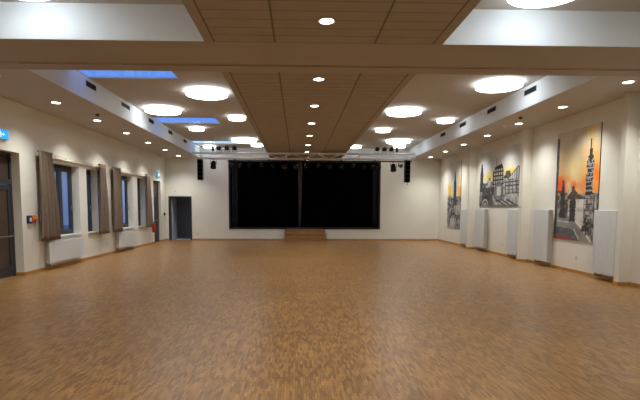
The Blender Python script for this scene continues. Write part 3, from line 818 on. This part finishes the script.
def paint_houses(u, v):
    n = vn(u*7, v*5, 21)
    c = mixc((196, 200, 202), (222, 222, 218), n)
    hz = .40+.26*clamp((u-.1)*1.2)
    c = mixc(c, (236, 204, 84), clamp(1-abs(v-(.50+.12*u))*6)*clamp(1.35*vn(u*9, v*9, 22)-.2))
    skyl = .44 + .05*math.sin(u*30) + .05*vn(u*30, 1, 23)
    if u > .36: skyl = .52
    asp = 1.8
    if v < skyl:
        t = clamp(vn(u*34, v*22, 24)*1.3+.0)
        c = mixc((60, 60, 62), (188, 188, 184), t)
        if v < .42 and u > .62: c = mixc(c, (190, 190, 186), .45)
    if v < .36 and u < .36 and vn(u*20, v*16, 51) > .42: c = mixc(c, INK, .65)
    # dark poplar on the left
    if .30 < v < .80 and abs(u-.05) < .04*(.4+.6*clamp((.8-v)*5))*(.8+.4*vn(v*50, 2, 52)): c = mixc(INK, (90, 90, 90), vn(u*60, v*40, 25)*.6)
    # tall timbered house
    if inp(u, v, [(.35, .22), (.35, .62), (.40, .70), (.56, .74), (.60, .64), (.60, .22)]):
        c = (196, 194, 188)
        if v > .66: c = INK
        elif abs(((u*18) % 1)-.5) < .22 or abs(((v*14) % 1)-.5) < .16: c = INK
    if seg(u, v, (.43, .72), (.43, .84), asp) < .008: c = INK
    # right houses with gable
    if inp(u, v, [(.62, .48), (.66, .60), (.74, .60), (.78, .48)]): c = mixc(INK, (120, 110, 70), vn(u*40, v*30, 26))
    if inp(u, v, [(.68, .45), (.92, .66), (1.0, .5), (1.0, .45)]):
        c = (190, 188, 184)
        if min(seg(u, v, (.68, .45), (.92, .66), asp), seg(u, v, (.92, .66), (1, .5), asp)) < .018 or abs(((u*22) % 1)-.5) < .13: c = INK
    if u > .64 and .2 < v < .45 and (abs(((v*16) % 1)-.5) < .14 or abs(((u*13) % 1)-.5) < .09): c = mixc(c, INK, .75)
    # archway
    r = math.hypot((u-.49)*asp*.95, (v-.25)*1.1)
    if .15 < r < .20: c = mixc((70, 70, 72), (130, 130, 128), vn(u*40, v*40, 41))
    elif r <= .15: c = mixc((70, 70, 72), (208, 206, 200), 1 if abs(u-.5) < .045 and abs(v-.27) < .08 else .25+.3*vn(u*30, v*30, 27))
    # curved street lines
    r2 = math.hypot((u-.16)*asp, v+.03)
    if v < .2 and u < .42: c = (168, 166, 162) if r2 < .2 else c
    if abs(r2-.2) < .022 or abs(r2-.12) < .015: c = INK
    for k in range(3):
        if seg(u, v, (.45+.12*k, .12), (.72+.12*k, -.02), asp) < .012: c = INK
    if v < .035: c = mixc(c, (110, 108, 106), .5)
    return c

def paint_steeple(u, v):
    n = vn(u*6, v*8, 31)
    c = mixc((206, 206, 202), (226, 224, 216), n)
    st = vn(u*18, v*6, 32)
    if .44 < v < .72: c = mixc(c, (244, 192, 30), clamp((.36-u)*6)*clamp(st*1.5+.2)*clamp((.72-v)*9))
    if .34 < v < .86: c = mixc(c, (240, 182, 60), clamp((u-.68)*6)*clamp(st*1.5-.05)*(1 if v < .62 else .45))
    if v < .45+.05*vn(u*20, 1, 33): c = mixc((58, 58, 62), (176, 176, 172), clamp(vn(u*22, v*34, 34)*1.4-.2))
    w = None
    if .70 <= v < .86: w = .012+.05*(.86-v)/.16
    elif .34 <= v < .70: w = .09+.10*(.70-v)
    if w and abs(u-.58) < w: c = mixc(INK, (110, 110, 112), vn(u*40, v*60, 35)*.7)
    if v < .34 and .55 < u and v > .2: c = mixc(c, (206, 196, 170), .5)
    if v < .15: c = mixc(c, (196, 196, 192), .75 if .25 < u < .6 else .3)
    if abs(math.hypot((u-.5)*.62, v-.02)-.2) < .018: c = (60, 60, 64)
    if v < .025: c = (186, 150, 130) if vn(u*40, 1, 36) > .5 else c
    return c

def painting(label, fn, y_near, y_far, z0, z1, nu, nv):
    """canvas on the right wall, picture facing -X; u runs from the far edge to the near edge"""
    yc = (y_near+y_far)/2
    t = thing('painting', label, 'painting', (XR, yc, z0), 0, 'paintings on the right wall')
    w = y_far-y_near; hh = z1-z0
    obj('stretcher', bx(-.02, -.002, -w/2, w/2, 0, hh), M['canvas_edge'], t)
    bm = B(); lay = bm.loops.layers.float_color.new('Paint')
    g = [[bm.verts.new((-.022, w/2-w*i/nu, hh*j/nv)) for i in range(nu+1)] for j in range(nv+1)]
    for j in range(nv):
        for i in range(nu):
            f = bm.faces.new((g[j][i], g[j+1][i], g[j+1][i+1], g[j][i+1]))
            c = lin(fn((i+.5)/nu, (j+.5)/nv))
            for l in f.loops: l[lay] = (*c, 1)
    me = bpy.data.meshes.new('canvas'); 
    rim = []
    bm.normal_update()
    bm.to_mesh(me); bm.free()
    m, nt, b = new_mat('painted_canvas'); at = N(nt, 'ShaderNodeVertexColor', layer_name='Paint')
    nz = N(nt, 'ShaderNodeTexNoise'); nz.inputs['Scale'].default_value = 60
    bp = N(nt, 'ShaderNodeBump'); bp.inputs['Strength'].default_value = .1; bp.inputs['Distance'].default_value = .002
    nt.links.new(nz.outputs['Fac'], bp.inputs['Height']); nt.links.new(bp.outputs['Normal'], b.inputs['Normal'])
    nt.links.new(at.outputs['Color'], b.inputs['Base Color']); b.inputs['Roughness'].default_value = .75
    me.materials.append(m)
    o = bpy.data.objects.new('canvas', me); C.objects.link(o); o.parent = t
    return t
painting('tall orange painting of a street with a dark tower', paint_street, 10.9, 12.74, .80, 3.56, 78, 140)
painting('broad grey and yellow painting of half timbered houses', paint_houses, 14.68, 18.14, 1.66, 3.62, 130, 84)
painting('narrow far painting of a dark steeple with yellow patches', paint_steeple, 20.28, 22.05, .72, 3.62, 54, 100)

# ------------------------------------------------------------------ outside the windows
struct('ground', bx(-60, XL-.5, -20, 90, -.4, -.2), M['ground'], label='dark paved yard outside the windows', cat='ground')
t = thing('neighbouring_building', 'pale house seen dimly through the left windows', 'building', (-25, 50, -.2))
obj('facade', bx(-5, 5, -2, 10, 0, 5.2), M['render'], t)
bm = B(); v = [bm.verts.new(p) for p in ((-5.3,-2.3,5.2),(5.3,-2.3,5.2),(5.3,10.3,5.2),(-5.3,10.3,5.2),(0,-2.3,7.4),(0,10.3,7.4))]
for f in ((0,1,4),(1,2,5,4),(2,3,5),(3,0,4,5),(3,2,1,0)): bm.faces.new([v[i] for i in f])
obj('roof', bm, M['door'], t)
for xx in (-3, 0, 3):
    w = obj('window', bx(xx-.5, xx+.5, -2.04, -1.99, 1.2, 2.6), M['grey_dark'], t)
def hedge(label, x, y, L_, hh):
    t = thing('hedge', label, 'hedge', (x, y, -.2), 0, 'hedges outside the windows')
    bm = B()
    for k in range(420):
        px, py, pz = random.uniform(-.5, .5), random.uniform(0, L_), random.uniform(.05, hh)
        m4 = Matrix.Translation((px, py, pz)) @ Matrix.Rotation(random.uniform(0, 6), 4, 'Z') @ Matrix.Rotation(random.uniform(0, 3), 4, 'X')
        bmesh.ops.create_icosphere(bm, subdivisions=1, radius=random.uniform(.14, .3), matrix=m4)
    obj('foliage', bm, M['leaf'], t)
    return t
hedge('dark hedge outside the nearest windows', -17.5, 22.0, 5.0, 2.0)
hedge('dark hedge outside the farther windows', -22.5, 62.0, 6.0, 3.0)

# ------------------------------------------------------------------ world, camera, view
w = bpy.data.worlds.new('dusk_sky'); sc.world = w; w.use_nodes = True
bg = w.node_tree.nodes['Background']; nt = w.node_tree
tc = N(nt, 'ShaderNodeTexCoord'); sp = N(nt, 'ShaderNodeSeparateXYZ'); rp = N(nt, 'ShaderNodeValToRGB')
nt.links.new(tc.outputs['Generated'], sp.inputs[0]); nt.links.new(sp.outputs[2], rp.inputs[0])
rp.color_ramp.elements[0].position = 0.04; rp.color_ramp.elements[0].color = (1.5, 1.75, 2.15, 1)
rp.color_ramp.elements[1].position = 0.17; rp.color_ramp.elements[1].color = (*lin((104, 152, 240)), 1)
nt.links.new(rp.outputs[0], bg.inputs[0]); bg.inputs[1].default_value = 1.0

F, CX, CY = 480.0, 311.93, 247.48
YAW, PITCH, ROLL = .0294, -.0830, .00321
cam = bpy.data.cameras.new('camera'); co = bpy.data.objects.new('camera', cam); C.objects.link(co)
cam.sensor_fit = 'HORIZONTAL'; cam.sensor_width = 36; cam.lens = F/640*36
cam.shift_x = (320-CX)/640; cam.shift_y = (CY-200)/640
cam.clip_start = .05; cam.clip_end = 300
fwd = Vector((math.sin(YAW)*math.cos(PITCH), math.cos(YAW)*math.cos(PITCH), math.sin(PITCH)))
right = Vector((math.cos(YAW), -math.sin(YAW), 0)); up = right.cross(fwd)
r2 = right*math.cos(ROLL)+up*math.sin(ROLL); u2 = -right*math.sin(ROLL)+up*math.cos(ROLL)
mt = Matrix((r2, u2, -fwd)).transposed().to_4x4(); mt.translation = (0, 0, 1.6)
co.matrix_world = mt
sc.camera = co
sc.view_settings.view_transform = 'Standard'; sc.view_settings.look = 'None'
sc.view_settings.gamma = 1; sc.view_settings.exposure = 0.16
sc.view_settings.use_curve_mapping = False
